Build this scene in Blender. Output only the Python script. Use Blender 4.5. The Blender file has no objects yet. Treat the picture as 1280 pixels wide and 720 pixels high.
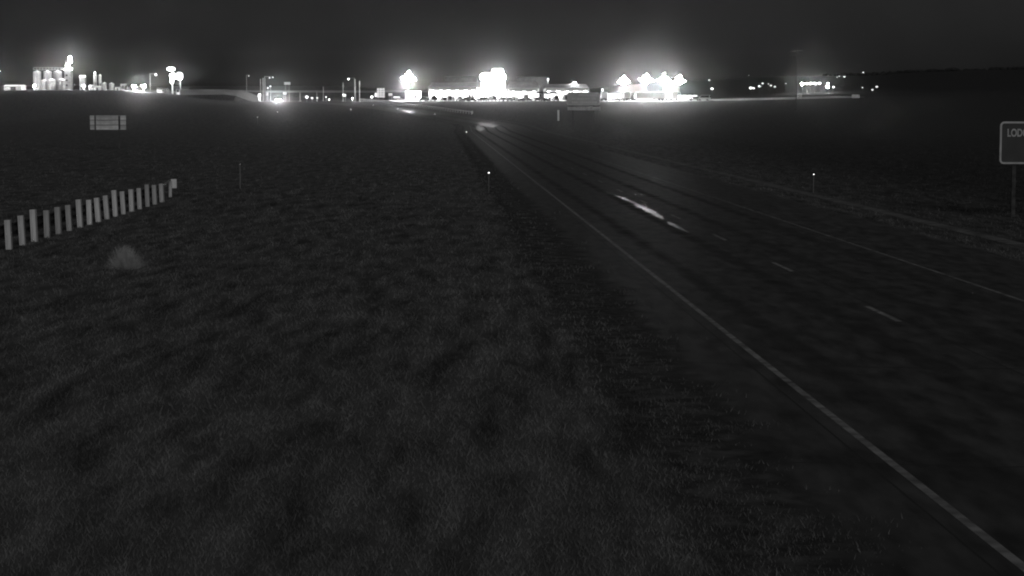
import bpy, math, random
import numpy as np
from mathutils import Vector, Matrix
R = math.radians
random.seed(7); rng = np.random.default_rng(7)
S = bpy.context.scene
C = S.collection

# ------------------------------------------------------------------ camera
F = 2580.0                                   # focal length in pixels of a 1280 wide frame
PITCH = math.atan(246.0/F)                   # level line at row 114
CAM = Vector((0, 0, 4.2))
cd = bpy.data.cameras.new('camera'); co = bpy.data.objects.new('camera', cd); C.objects.link(co)
co.location = CAM; co.rotation_euler = (math.pi/2-PITCH, 0, 0)
cd.sensor_width = 36; cd.lens = 36*F/1280; cd.clip_start = 0.1; cd.clip_end = 6000
S.camera = co

# ------------------------------------------------------------------ sky, moonlight, exposure
SUN_EL, SUN_AZ = R(24), R(166)               # low cool moon-like light behind the camera, a little to the right
W = bpy.data.worlds.new('World'); S.world = W; W.use_nodes = True
nt = W.node_tree; bg = nt.nodes['Background']
sky = nt.nodes.new('ShaderNodeTexSky'); sky.sky_type = 'NISHITA'; sky.sun_disc = False
sky.sun_elevation = SUN_EL; sky.sun_rotation = SUN_AZ
bw = nt.nodes.new('ShaderNodeRGBToBW')       # the camera is monochrome
nt.links.new(sky.outputs[0], bw.inputs[0]); nt.links.new(bw.outputs[0], bg.inputs[0])
cn = nt.nodes.new('ShaderNodeTexNoise'); cn.inputs['Scale'].default_value = 14; cn.inputs['Detail'].default_value = 9   # faint uneven cloud
cm = nt.nodes.new('ShaderNodeMapRange'); cm.inputs[1].default_value = 0.3; cm.inputs[2].default_value = 0.7; cm.inputs[3].default_value = 0.82; cm.inputs[4].default_value = 1.18
mu = nt.nodes.new('ShaderNodeMath'); mu.operation = 'MULTIPLY'; tcw = nt.nodes.new('ShaderNodeTexCoord')
nt.links.new(tcw.outputs['Generated'], cn.inputs['Vector']); nt.links.new(cn.outputs[0], cm.inputs[0]); nt.links.new(cm.outputs[0], mu.inputs[1])
nt.links.new(bw.outputs[0], mu.inputs[0]); nt.links.new(mu.outputs[0], bg.inputs[0])
bg.inputs[1].default_value = 0.0024
sd = bpy.data.lights.new('sun', 'SUN'); sd.energy = 0.66; sd.angle = R(26)
so = bpy.data.objects.new('sun', sd); C.objects.link(so)
to_sun = Vector((math.sin(SUN_AZ)*math.cos(SUN_EL), math.cos(SUN_AZ)*math.cos(SUN_EL), math.sin(SUN_EL)))
so.rotation_euler = to_sun.to_track_quat('Z', 'Y').to_euler()
S.view_settings.view_transform = 'Standard'; S.view_settings.look = 'None'
S.view_settings.exposure = 0; S.view_settings.gamma = 1
try: S.view_settings.use_curve_mapping = False
except Exception: pass
S.cycles.filter_width = 2.0; S.cycles.use_denoising = True
S.cycles.max_bounces = 5; S.cycles.volume_bounces = 0
LAMP = 1.0                                    # one dial for every lamp in the place

# ------------------------------------------------------------------ helpers
def at(u, v, Y):
    d = Vector(((u-640)/F, math.cos(PITCH)+math.sin(PITCH)*(360-v)/F, -math.sin(PITCH)+math.cos(PITCH)*(360-v)/F))
    return CAM + d*(Y/d.y)

def ss(a, b, x):
    t = np.clip((x-a)/(b-a), 0, 1); return t*t*(3-2*t)

def H(X, Y):
    """height of the land"""
    X = np.asarray(X, float); Y = np.asarray(Y, float)
    near = -0.007*Y
    t = np.clip((Y-350)/550, 0, 1)
    h00 = 2*t**3-3*t**2+1; h10 = t**3-2*t**2+t; h01 = -2*t**3+3*t**2; h11 = t**3-t**2
    mid = h00*(-2.45)+h10*550*(-0.007)+h01*0+h11*550*0.004
    far = 0.0041*(Y-900)
    z = np.where(Y < 350, near, np.where(Y < 900, mid, far))
    z = z + 4*ss(60, 260, X)*ss(400, 900, Y) + 4.6*ss(-105, -175, X)*ss(500, 850, Y)
    ridge = np.interp(X, [40, 110, 165, 250, 300, 370, 425, 700, 1200], [0, 4.5, 7.5, 9.0, 10.6, 13.6, 15.0, 22, 24])
    ridge = ridge + ss(120, 200, X)*(0.5*np.sin(X*0.061)+0.35*np.sin(X*0.143+1))
    z = z + ridge*ss(1100, 1700, Y)
    return z

def hz(x, y): return float(H(x, y))

def col(x): return (x, x, x, 1)

def mat(name, a, rough=0.8, var=0.0, scale=2.0, metal=0.0, spec=0.3, bump=0.0, detail=4.0, stretch=None):
    m = bpy.data.materials.new(name); m.use_nodes = True
    n = m.node_tree.nodes; l = m.node_tree.links; b = n['Principled BSDF']
    b.inputs['Base Color'].default_value = col(a); b.inputs['Roughness'].default_value = rough
    b.inputs['Metallic'].default_value = metal; b.inputs['Specular IOR Level'].default_value = spec
    if var or bump:
        tc = n.new('ShaderNodeTexCoord'); nz = n.new('ShaderNodeTexNoise')
        nz.inputs['Scale'].default_value = scale; nz.inputs['Detail'].default_value = detail
        src = tc.outputs['Object']
        if stretch:
            mp = n.new('ShaderNodeMapping'); mp.inputs['Scale'].default_value = stretch
            l.new(src, mp.inputs[0]); src = mp.outputs[0]
        l.new(src, nz.inputs['Vector'])
        if var:
            mr = n.new('ShaderNodeMapRange'); mr.inputs[1].default_value = 0.3; mr.inputs[2].default_value = 0.7
            mr.inputs[3].default_value = a*(1-var); mr.inputs[4].default_value = a*(1+var)
            l.new(nz.outputs[0], mr.inputs[0]); l.new(mr.outputs[0], b.inputs['Base Color'])
        if bump:
            bp = n.new('ShaderNodeBump'); bp.inputs['Strength'].default_value = bump; bp.inputs['Distance'].default_value = 0.05
            l.new(nz.outputs[0], bp.inputs['Height']); l.new(bp.outputs[0], b.inputs['Normal'])
    return m

def glow(name, s, sample=False):
    m = bpy.data.materials.new(name); m.use_nodes = True
    b = m.node_tree.nodes['Principled BSDF']
    b.inputs['Base Color'].default_value = col(0.7)
    b.inputs['Emission Color'].default_value = col(1); b.inputs['Emission Strength'].default_value = s
    if not sample: m.cycles.emission_sampling = 'NONE'
    return m

def vary(m, k):
    """each copy weathered a little differently"""
    n = m.node_tree.nodes; l = m.node_tree.links; b = n['Principled BSDF']; src = b.inputs['Base Color'].links[0].from_socket
    oi = n.new('ShaderNodeObjectInfo'); mr = n.new('ShaderNodeMapRange'); mx = n.new('ShaderNodeMath'); mx.operation = 'MULTIPLY'
    mr.inputs[3].default_value = 1-k; mr.inputs[4].default_value = 1+k
    l.new(oi.outputs['Random'], mr.inputs[0]); l.new(src, mx.inputs[0]); l.new(mr.outputs[0], mx.inputs[1]); l.new(mx.outputs[0], b.inputs['Base Color'])

class MB:
    def __init__(s): s.v = []; s.f = []
    def add(s, vs, fs):
        o = len(s.v); s.v += [tuple(map(float, v)) for v in vs]; s.f += [tuple(i+o for i in f) for f in fs]; return s
    def box(s, c, d, rz=0.0, taper=1.0):
        c = Vector(c); x, y, z = d[0]/2, d[1]/2, d[2]/2; cs, sn = math.cos(rz), math.sin(rz); vs = []
        for k, t in ((-1, 1.0), (1, taper)):
            for i, j in ((-1, -1), (1, -1), (1, 1), (-1, 1)):
                px, py = i*x*t, j*y*t
                vs.append((c.x+px*cs-py*sn, c.y+px*sn+py*cs, c.z+k*z))
        return s.add(vs, [(3, 2, 1, 0), (4, 5, 6, 7), (0, 1, 5, 4), (1, 2, 6, 5), (2, 3, 7, 6), (3, 0, 4, 7)])
    def tube(s, a, b, r, r2=None, n=8):
        a, b = Vector(a), Vector(b); r2 = r if r2 is None else r2
        q = (b-a).to_track_quat('Z', 'Y'); vs = []
        for p, rr in ((a, r), (b, r2)):
            for i in range(n):
                t = 2*math.pi*i/n; vs.append(p+q @ Vector((rr*math.cos(t), rr*math.sin(t), 0)))
        fs = [(i, (i+1) % n, n+(i+1) % n, n+i) for i in range(n)]
        return s.add(vs, fs+[tuple(range(n))[::-1], tuple(range(n, 2*n))])
    def lathe(s, c, prof, n=14):
        c = Vector(c); vs = []; m = len(prof)
        for r, z in prof:
            for i in range(n):
                t = 2*math.pi*i/n; vs.append((c.x+r*math.cos(t), c.y+r*math.sin(t), c.z+z))
        fs = [(k*n+i, k*n+(i+1) % n, (k+1)*n+(i+1) % n, (k+1)*n+i) for k in range(m-1) for i in range(n)]
        return s.add(vs, fs+[tuple(range(n))[::-1], tuple(range((m-1)*n, m*n))])
    def prism(s, prof, w, c=(0, 0, 0), top=1.0):
        """side outline prof [(y,z)] extruded across x by w"""
        n = len(prof); zs = [p[1] for p in prof]; z0, z1 = min(zs), max(zs); vs = []
        for sg in (-1, 1):
            for y, z in prof:
                k = 1-(1-top)*(z-z0)/max(z1-z0, 1e-6)
                vs.append((c[0]+sg*w/2*k, c[1]+y, c[2]+z))
        fs = [tuple(range(n)), tuple(range(n, 2*n))[::-1]]+[((i+1) % n, i, n+i, n+(i+1) % n) for i in range(n)]
        return s.add(vs, fs)
    def obj(s, name, m, parent=None, bevel=0):
        me = bpy.data.meshes.new(name); me.from_pydata(s.v, [], s.f); me.validate(); me.materials.append(m)
        o = bpy.data.objects.new(name, me); C.objects.link(o)
        if parent: o.parent = parent
        if bevel:
            b = o.modifiers.new('bevel', 'BEVEL'); b.width = bevel; b.segments = 2; b.limit_method = 'ANGLE'
        return o

def tag(o, label, cat, group=None):
    o['label'] = label; o['category'] = cat
    if group: o['group'] = group
    return o
def thing(name, label, cat, loc, rz=0.0, group=None):
    o = bpy.data.objects.new(name, None); C.objects.link(o); o.empty_display_size = 0.3
    o.location = loc; o.rotation_euler = (0, 0, rz)
    return tag(o, label, cat, group)
def copy_tree(root, loc, rz, label, group=None):
    r = root.copy(); C.objects.link(r); r.location = loc; r.rotation_euler = (0, 0, rz); r['label'] = label
    if group: r['group'] = group
    for ch in root.children:
        c = ch.copy(); C.objects.link(c); c.parent = r
        for g in ch.children:
            d = g.copy(); C.objects.link(d); d.parent = c
    return r
def light(parent, loc, I, r=0.3, name='lamp_light', spot=None, direction=None):
    """lamp object of radiant intensity I"""
    ld = bpy.data.lights.new(name, 'SPOT' if spot else 'POINT'); ld.energy = I*4*math.pi*LAMP
    ld.shadow_soft_size = r
    if spot: ld.spot_size = spot; ld.spot_blend = 0.6
    o = bpy.data.objects.new(name, ld); C.objects.link(o); o.location = loc; o.parent = parent
    if direction is not None: o.rotation_euler = (-Vector(direction)).to_track_quat('Z', 'Y').to_euler()
    return o

# ------------------------------------------------------------------ materials
M = dict(
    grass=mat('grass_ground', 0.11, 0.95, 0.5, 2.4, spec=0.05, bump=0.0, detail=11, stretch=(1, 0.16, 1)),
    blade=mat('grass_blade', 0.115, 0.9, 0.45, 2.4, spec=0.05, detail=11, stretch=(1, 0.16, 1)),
    blur_blade=mat('lens_blur_blade', 0.42, 0.95, 0.3, 6, spec=0.05),
    dry=mat('dry_grass', 0.15, 0.95, 0.4, 4, spec=0.05),
    asphalt=mat('asphalt', 0.076, 0.6, 0.45, 3.0, spec=0.22, bump=0.0, detail=12, stretch=(1, 0.25, 1)),
    wet=mat('wet_asphalt', 0.03, 0.30, 0.5, 1.2, spec=0.08, bump=0.05, detail=6),
    damp=mat('damp_asphalt', 0.05, 0.38, 0.3, 1.2, spec=0.05, bump=0.05, detail=6),
    tar=mat('tar', 0.05, 0.7),
    gravel=mat('gravel', 0.15, 0.95, 0.5, 1.5, spec=0.1, bump=0.5, detail=8),
    pale=mat('pale_gravel', 0.42, 0.95, 0.35, 0.08, spec=0.1, detail=8),
    lot=mat('concrete_lot', 0.30, 0.85, 0.3, 0.15, spec=0.2, detail=6),
    paint=mat('road_paint', 0.25, 0.7, 0.5, 3.0, spec=0.2, detail=8),
    oldpaint=mat('worn_road_paint', 0.20, 0.75, 0.5, 2.0, spec=0.2, detail=8),
    dullpost=mat('dull_post', 0.13, 0.8, 0.3, 6),
    white=mat('white_paint', 0.75, 0.5, 0.12, 2),
    offw=mat('off_white_panel', 0.55, 0.6, 0.25, 1.2),
    wood=mat('weathered_post', 0.52, 0.85, 0.3, 9, detail=6, stretch=(1, 1, 0.15)),
    rail=mat('weathered_rail', 0.022, 0.6, 0.4, 4, metal=0.2),
    galv=mat('galvanised_steel', 0.45, 0.5, 0.25, 3, metal=0.3),
    silo=mat('corrugated_silo_steel', 0.36, 0.5, 0.25, 1.5, metal=0.2),
    alu=mat('sign_aluminium', 0.50, 0.6, 0.4, 1.3, detail=7),
    signface=mat('guide_sign_face', 0.42, 0.6, 0.15, 1),
    signtext=mat('sign_lettering', 0.55, 0.6, 0.15, 1),
    blue=mat('blue_sign_face', 0.035, 0.5, 0.2, 2),
    border=mat('sign_border', 0.40, 0.5, 0.2, 3),
    dark=mat('dark_steel', 0.05, 0.6, 0.3, 3),
    darkw=mat('dark_timber', 0.05, 0.9, 0.4, 5),
    roof=mat('grey_roof', 0.12, 0.8, 0.25, 0.6),
    wall=mat('pale_wall', 0.65, 0.8, 0.12, 0.5),
    glass=mat('dark_glass', 0.02, 0.1, spec=0.6),
    tyre=mat('tyre_rubber', 0.02, 0.9),
    hill=mat('dark_wood_crowns', 0.03, 1, 0.4, 0.3, spec=0.0),
    mirror=mat('reflector_prism', 0.9, 0.12, metal=1.0),
    carA=mat('car_paint_black', 0.02, 0.3, spec=0.5), carB=mat('car_paint_grey', 0.12, 0.3, spec=0.5),
    carC=mat('car_paint_silver', 0.35, 0.3, spec=0.5), carD=mat('car_paint_white', 0.7, 0.3, spec=0.5),
    g3=glow('lens_dim', 1.2), g10=glow('lens_mid', 2.2), g40=glow('lens_bright', 9), g200=glow('lens_blinding', 300),
    panel=glow('canopy_light_panel', 60, True), signlit=glow('lit_sign_face', 14, True), win=glow('lit_window', 4, True),
)

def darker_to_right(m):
    """base colour gets darker toward the right of the highway"""
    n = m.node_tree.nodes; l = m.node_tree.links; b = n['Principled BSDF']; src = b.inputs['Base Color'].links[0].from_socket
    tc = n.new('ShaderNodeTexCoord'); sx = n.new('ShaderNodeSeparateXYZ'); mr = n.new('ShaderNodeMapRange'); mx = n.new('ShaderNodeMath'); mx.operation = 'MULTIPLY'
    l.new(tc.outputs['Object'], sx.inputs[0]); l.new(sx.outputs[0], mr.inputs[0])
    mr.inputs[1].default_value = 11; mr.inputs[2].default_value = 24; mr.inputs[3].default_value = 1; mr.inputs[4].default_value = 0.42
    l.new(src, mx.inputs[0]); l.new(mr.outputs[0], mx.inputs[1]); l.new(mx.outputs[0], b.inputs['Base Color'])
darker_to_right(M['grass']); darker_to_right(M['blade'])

vary(M['wood'], 0.28); vary(M['alu'], 0.25)
def soft(name, a, scale, k0, k1, detail=10):
    """loose scatter: a strip whose cover thins out toward its edges in uneven patches"""
    m = mat(name, a, 0.95, 0.4, scale*2, spec=0.05, detail=detail); n = m.node_tree.nodes; l = m.node_tree.links
    at_ = n.new('ShaderNodeAttribute'); at_.attribute_name = 'cover'; tc = n.new('ShaderNodeTexCoord')
    nz = n.new('ShaderNodeTexNoise'); nz.inputs['Scale'].default_value = scale; nz.inputs['Detail'].default_value = detail
    ad = n.new('ShaderNodeMath'); ad.operation = 'ADD'; mr = n.new('ShaderNodeMapRange'); mr.inputs[1].default_value = k0; mr.inputs[2].default_value = k1
    l.new(tc.outputs['Object'], nz.inputs['Vector']); l.new(nz.outputs[0], ad.inputs[0]); l.new(at_.outputs['Fac'], ad.inputs[1])
    l.new(ad.outputs[0], mr.inputs[0]); l.new(mr.outputs[0], n['Principled BSDF'].inputs['Alpha']); return m
def cover(o, n, prof):
    a = o.data.attributes.new('cover', 'FLOAT', 'POINT')
    a.data.foreach_set('value', np.tile(np.array(prof, np.float32), len(o.data.vertices)//(n+1)))
# ------------------------------------------------------------------ land
ys = np.concatenate([np.arange(-60, 120, 3.0), np.arange(120, 480, 8.0), np.arange(480, 1000, 10.0), np.arange(1000, 2061, 20.0)])
xs = np.unique(np.concatenate([np.arange(-40, 40.1, 2.5), np.arange(-240, 321, 8.0), np.arange(-1200, 1201, 60.0)]))
XX, YY = np.meshgrid(xs, ys); ZZ = H(XX, YY)
nx, ny = len(xs), len(ys)
me = bpy.data.meshes.new('ground')
idx = np.arange(nx*ny).reshape(ny, nx)
me.from_pydata(np.stack([XX, YY, ZZ], -1).reshape(-1, 3).tolist(), [],
               np.stack([idx[:-1, :-1], idx[:-1, 1:], idx[1:, 1:], idx[1:, :-1]], -1).reshape(-1, 4).tolist())
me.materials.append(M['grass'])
ground = bpy.data.objects.new('ground', me); C.objects.link(ground); ground['kind'] = 'structure'
for p in me.polygons: p.use_smooth = True

def ribbon(name, pts, o0, o1, dz, m, n=1, parent=None):
    """strip along world points pts between side offsets o0..o1, lying dz above the land"""
    P = np.array(pts, float); T = np.gradient(P, axis=0); T /= np.linalg.norm(T, axis=1)[:, None]
    N = np.stack([T[:, 1], -T[:, 0]], -1)
    b = MB(); vs = []
    a0 = np.broadcast_to(o0, len(P)); a1 = np.broadcast_to(o1, len(P))
    for k in range(len(P)):
        for j in range(n+1):
            q = P[k]+N[k]*(a0[k]+(a1[k]-a0[k])*j/n); vs.append((q[0], q[1], hz(q[0], q[1])+dz*min(1, max(0.35, q[1]/300))))
    fs = [(k*(n+1)+j, k*(n+1)+j+1, (k+1)*(n+1)+j+1, (k+1)*(n+1)+j) for k in range(len(P)-1) for j in range(n)]
    o = b.add(vs, fs).obj(name, m, parent); o['kind'] = 'structure'
    for p in o.data.polygons: p.use_smooth = True
    return o

def spline(ctrl, step):
    P = np.array(ctrl, float); out = []
    E = np.vstack([2*P[0]-P[1], P, 2*P[-1]-P[-2]])
    for i in range(1, len(E)-2):
        n = max(2, int(np.linalg.norm(E[i+1]-E[i])/step))
        for t in np.linspace(0, 1, n, endpoint=False):
            p0, p1, p2, p3 = E[i-1:i+3]
            out.append(0.5*(2*p1+(p2-p0)*t+(2*p0-5*p1+4*p2-p3)*t*t+(3*p1-p0-3*p2+p3)*t**3))
    out.append(E[-2]); return np.array(out)

LE = lambda y: 5.31-0.0353*y                      # left edge line of the near carriageway
ctr = [(LE(y)+3.65, y) for y in (-50, 0, 60, 130, 220, 330, 440)]+[(-21, 560), (-41, 680), (-69, 800), (-101, 875), (-165, 925), (-290, 960)]
ROAD = spline(ctr, 2)
je = 0.05*np.sin(ROAD[:, 1]*0.31)+0.05*np.sin(ROAD[:, 1]*0.83+1)
ribbon('road', ROAD, -5.45+je, 6.7, 0.03, M['asphalt'], 8)
ribbon('gravel_verge', ROAD, 8.35, 8.95, 0.02, M['gravel'], 2)
near = ROAD[ROAD[:, 1] < 440]
cover(ribbon('gravel_shoulder', near, -7.0, -4.4, 0.034, soft('shoulder_grit', 0.085, 1.6, 0.75, 1.25), 6), 6, [0, .35, .65, .7, .6, .3, 0])
for o_ in (-2.75, -0.95, 0.95, 2.75):
    cover(ribbon('wheel_track', ROAD[ROAD[:, 1] < 420], o_-0.4, o_+0.4, 0.034, M.setdefault('track', soft('worn_wheel_track', 0.088, 0.7, 0.7, 1.6)), 4), 4, [0, .4, .6, .4, 0])
for yk in (24, 33.5, 47, 52, 71, 88, 120):
    c_ = [np.array([np.interp(yk+dy, ROAD[:, 1], ROAD[:, 0])+dx, yk+dy]) for dx, dy in zip(np.linspace(-5, 6.2, 24), np.cumsum(rng.normal(0, 0.12, 24)))]
    ribbon('tar_seam', c_, -0.03, 0.03, 0.035, M['tar'])
ribbon('tar_seam', ROAD[ROAD[:, 1] < 300], -3.94, -3.915, 0.035, M['tar'])
ribbon('tar_seam', ROAD[ROAD[:, 1] < 300], 0.14, 0.165, 0.035, M['tar'])
ribbon('edge_marking', ROAD[ROAD[:, 1] < 420], -3.70, -3.585, 0.036, M['paint'])
ribbon('edge_marking', ROAD[ROAD[:, 1] < 420], 3.58, 3.68, 0.036, M['oldpaint'])
# centre dashes 3.05 m long every 12.2 m, measured from the one at column 1115
seg = np.concatenate([[0], np.cumsum(np.linalg.norm(np.diff(ROAD, axis=0), axis=1))])
def along(s): return np.array([np.interp(s, seg, ROAD[:, 0]), np.interp(s, seg, ROAD[:, 1])])
s0 = float(np.interp(40.0, ROAD[:, 1], seg))
for k in range(-4, 32):
    a = s0+k*12.2
    d = ribbon('lane_dash', [along(a+q) for q in (0, 1, 2, 3.05)], -0.06, 0.06, 0.036, M['paint'])
    d['group'] = 'broken lane markings'
# water lying in the worn wheel track of the near lane
def wetp(pts, w, name='puddle', m='wet'):
    P = spline(pts, 0.8); n = len(P); t = np.linspace(0, 1, n)
    hw = w*np.sin(np.pi*np.clip(t, 0.02, 0.98))**0.7*(0.75+0.25*np.sin(t*23)+0.2*np.sin(t*51))
    ribbon(name, P, -hw, hw, 0.041 if m == 'wet' else 0.046, M[m], 2)
gp = lambda u, v: (lambda y: ((u-640)*y/F, y))(F*4.2/(v-132)*1.0)
wetp([gp(768, 243), gp(779, 247.5), gp(790, 252)], 0.13)
wetp([gp(787, 250.5), gp(803, 258.5), gp(817, 266), gp(829, 273.5)], 0.24)
wetp([gp(835, 277), gp(848, 284), gp(862, 291)], 0.16)
for y0, y1, o, w_ in ((340, 425, -2.2, 1.1), (395, 470, 0.5, 2.2), (440, 560, -0.5, 2.4), (520, 690, 0.3, 2.6)):
    q = ROAD[(ROAD[:, 1] > y0) & (ROAD[:, 1] < y1)]; wetp([(p[0]+o, p[1]) for p in q[::3]], w_, 'damp_patch', 'damp')
# forecourts of the services
def patch(name, x0, x1, y0, y1, m, dz, n=14):
    vs = []; gx = np.linspace(x0, x1, n*2); gy = np.linspace(y0, y1, n)
    for y in gy:
        for x in gx: vs.append((x, y, hz(x, y)+dz))
    k = len(gx); fs = [(j*k+i, j*k+i+1, (j+1)*k+i+1, (j+1)*k+i) for j in range(n-1) for i in range(k-1)]
    o = MB().add(vs, fs).obj(name, m); o['kind'] = 'structure'; return o
patch('forecourt', -54, 84, 872, 990, M['lot'], 0.10)
patch('gravel_lot', 86, 150, 878, 960, M['pale'], 0.10)
patch('access_road', -135, -56, 880, 893, M['lot'], 0.12)
patch('plant_yard', -225, -150, 905, 960, M['lot'], 0.12)

# embankment of the far road, pale bare earth
def bank(name, top, bot, yt, yb):
    T = [at(u, v, yt) for u, v in top]; B = [at(u, v, yb) for u, v in bot]; n = len(T)
    Bk = [t+Vector((0, 6, 0)) for t in T]; D = [Vector((t.x, t.y+6, t.z-6)) for t in T]
    vs = B+T+Bk+D
    fs = [(r*n+i, r*n+i+1, (r+1)*n+i+1, (r+1)*n+i) for r in range(3) for i in range(n-1)]
    o = MB().add(vs, fs).obj(name, M['pale']); o['kind'] = 'structure'
    foot = [Vector((q.x, q.y-9, hz(q.x, q.y-9)-0.3)) for q in B]
    o2 = MB().add(foot+[q+Vector((0, -0.02, 0.03)) for q in B], [(i, i+1, n+i+1, n+i) for i in range(n-1)]).obj('grass_slope', M['grass']); o2['kind'] = 'structure'
    return o
bank('embankment', [(225, 112), (250, 111.6), (280, 111.8), (300, 113), (312, 116.5), (322, 121)],
     [(225, 118.5), (250, 118.5), (280, 118), (295, 120), (310, 125.5), (324, 128)], 884, 872)
bank('far_embankment', [(270, 112.0), (340, 113.2), (420, 113), (500, 112.6), (540, 112.6)],
     [(270, 115.2), (340, 115.8), (420, 115.8), (500, 115.4), (540, 115.4)], 1105, 1096)

# grass on the near fields, one mass nobody could count
def grass():
    n = 85000
    Y = 1/(1/12.5-(1/12.5-1/260)*rng.random(n)**0.8)
    X = (rng.random(n)*2-1)*(Y*0.262+2)
    cx = LE(Y)+3.65; edge = -6.0+0.28*np.sin(Y*0.73)+0.22*np.sin(Y*1.9+1)+0.2*np.sin(Y*4.3)+0.35*rng.normal(0, 1, n)
    drop = 1.1*rng.exponential(0.55, n); edge = edge+0.9-drop*0.9
    ok = ((X < cx+edge) | ((X > cx+6.9) & (X < cx+8.2)) | (X > cx+9.1)) 
    X, Y = X[ok], Y[ok]; n = len(X); Z = H(X, Y)
    k = 5
    X = np.repeat(X, k); Y = np.repeat(Y, k); Z = np.repeat(Z, k); n = len(X)
    sc = (0.7+0.6*rng.random(n))*(Y/20)**0.4
    ph = rng.random(n)*2*np.pi; hh = (0.018+0.045*rng.random(n)**2)*sc; w = 0.008*sc*(Y/20)**0.3*np.clip((300-Y)/120, 0.2, 1)
    X = X+rng.normal(0, 0.07, n)*sc; Y = Y+rng.normal(0, 0.07, n)*sc
    ln = 0.8*hh; la = rng.random(n)*2*np.pi
    a = np.stack([X+w*np.cos(ph), Y+w*np.sin(ph), Z-0.02], -1); b = np.stack([X-w*np.cos(ph), Y-w*np.sin(ph), Z-0.02], -1)
    c = np.stack([X+ln*np.cos(la), Y+ln*np.sin(la), Z+hh], -1)
    V = np.stack([a, b, c], 1).reshape(-1, 3).astype(np.float32)
    me = bpy.data.meshes.new('grass'); me.vertices.add(len(V)); me.vertices.foreach_set('co', V.ravel())
    me.loops.add(len(V)); me.loops.foreach_set('vertex_index', np.arange(len(V), dtype=np.int32))
    me.polygons.add(n); me.polygons.foreach_set('loop_start', np.arange(0, 3*n, 3, dtype=np.int32))
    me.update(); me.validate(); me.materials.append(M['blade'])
    o = bpy.data.objects.new('grass', me); C.objects.link(o); o['kind'] = 'stuff'
    tag(o, 'dark rough grass covering the fields either side of the road', 'grass')
grass()

def tuft(b, c, rad, h, n, w=0.012):
    for _ in range(n):
        x, y = rng.normal(0, rad*0.45, 2); z = rng.random()*0.2*h; t = rng.random()*6.283
        d = Vector((math.cos(t)*w, math.sin(t)*w, 0)); p = Vector(c)+Vector((x, y, z-0.03))
        q = p+Vector((x*0.5+rng.normal(0, 0.15*h), y*0.5+rng.normal(0, 0.15*h), h*(0.45+0.5*rng.random())*math.exp(-(x*x+y*y)/(1.4*rad*rad))))
        b.add([p-d, p+d, q], [(0, 1, 2)])
b = MB(); x, y = gp(155, 336)  # made-up tuft of blades standing in for a pale lens blur
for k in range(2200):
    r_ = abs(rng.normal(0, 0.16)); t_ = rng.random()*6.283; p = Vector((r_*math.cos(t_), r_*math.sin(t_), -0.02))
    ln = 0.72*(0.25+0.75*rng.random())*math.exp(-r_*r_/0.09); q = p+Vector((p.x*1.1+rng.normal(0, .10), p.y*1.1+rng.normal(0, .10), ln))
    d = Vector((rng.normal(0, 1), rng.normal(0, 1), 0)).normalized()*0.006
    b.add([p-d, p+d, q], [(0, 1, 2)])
o = b.obj('lens_blur_tuft', M['blur_blade']); o.location = (x, y, hz(x, y))
tag(o, 'added pale tuft in place of a lens blur below the near guard rail', 'added tuft')
b = MB()
for _ in range(60):
    u, v = random.choice([(800, 432), (812, 458), (780, 400), (745, 355), (945, 615), (930, 640), (705, 320), (790, 410), (770, 380), (845, 520), (880, 570)])
    x, y = gp(u+random.gauss(0, 16), v+random.gauss(0, 14)); tuft(b, (x, y, hz(x, y)+0.01), 0.13, random.uniform(0.03, 0.08), 22, 0.006)
o = b.obj('dry_weeds', M['dry']); o['kind'] = 'stuff'; tag(o, 'pale dry weeds along the broken inner edge of the road', 'weeds')
# trees massed along the far ridge
b = MB()
for _ in range(420):
    x = random.uniform(255, 560); y = random.uniform(1660, 1720); h = random.uniform(1.2, 3.0); z = hz(x, y)
    b.lathe((x, y, z-0.3), [(0.2*h, 0), (0.62*h, 0.35*h), (0.5*h, 0.75*h), (0.1*h, h)], 6)
o = b.obj('far_wood', M['hill']); o['kind'] = 'stuff'; tag(o, 'dark line of woodland along the far ridge at the right', 'woodland')

# ------------------------------------------------------------------ guard rails
b0 = gp(18, 305); b1 = gp(216, 246)
t = thing('guard_rail', 'near guard rail with pale wooden posts across the grass at the left', 'guard rail', (b0[0], b0[1], hz(*b0)))
post = MB().box((0, 0, 0.36), (0.17, 0.20, 0.98)).obj('post', M['wood'], t, 0.015); pm = post.data
cols = [10, 27, 42, 58, 72.5, 86, 99.5, 111.5, 122.5, 133.5, 144, 154, 164.5, 174.5, 184.5, 193.5, 202.5]
tops = [274, 268.5, 261, 262, 258, 255.5, 248.5, 249, 246.5, 243.5, 237, 238.5, 236, 234.5, 230, 230.5, 229]
first = True; rl = []
for u, v in zip(cols, tops):
    x = -14.75; y = F*x/(u-640)
    x = -14.75-0.02*(y-60); y = F*x/(u-640); z = hz(x, y)
    rl.append((x, y)); h = at(u, v, y).z-z
    p = post if first else post.copy()
    if not first: C.objects.link(p); p.parent = t
    first = False
    p.location = (x-b0[0], y-b0[1], z-hz(*b0)-0.02); p.scale = (1, 1, h/0.85)
    p.rotation_euler = (random.gauss(0, R(1.0)), R(-2.4)+random.gauss(0, R(0.7)), random.gauss(0, R(3)))
def wbeam(b, P, z0, hgt, dep, off):
    prof = [(0, 0), (dep, 0.2*hgt), (0, 0.5*hgt), (dep, 0.8*hgt), (0, hgt)]; prof = prof+[(p[0]+0.012, p[1]) for p in prof[::-1]]; n = len(prof); vs = []
    for x, y, z in P:
        for d, q in prof: vs.append((x+off-d, y, z+z0+q))
    fs = [(k*n+i, k*n+(i+1) % n, (k+1)*n+(i+1) % n, (k+1)*n+i) for k in range(len(P)-1) for i in range(n)]
    b.add(vs, fs+[tuple(range(n)), tuple(range((len(P)-1)*n, len(P)*n))[::-1]])
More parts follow.
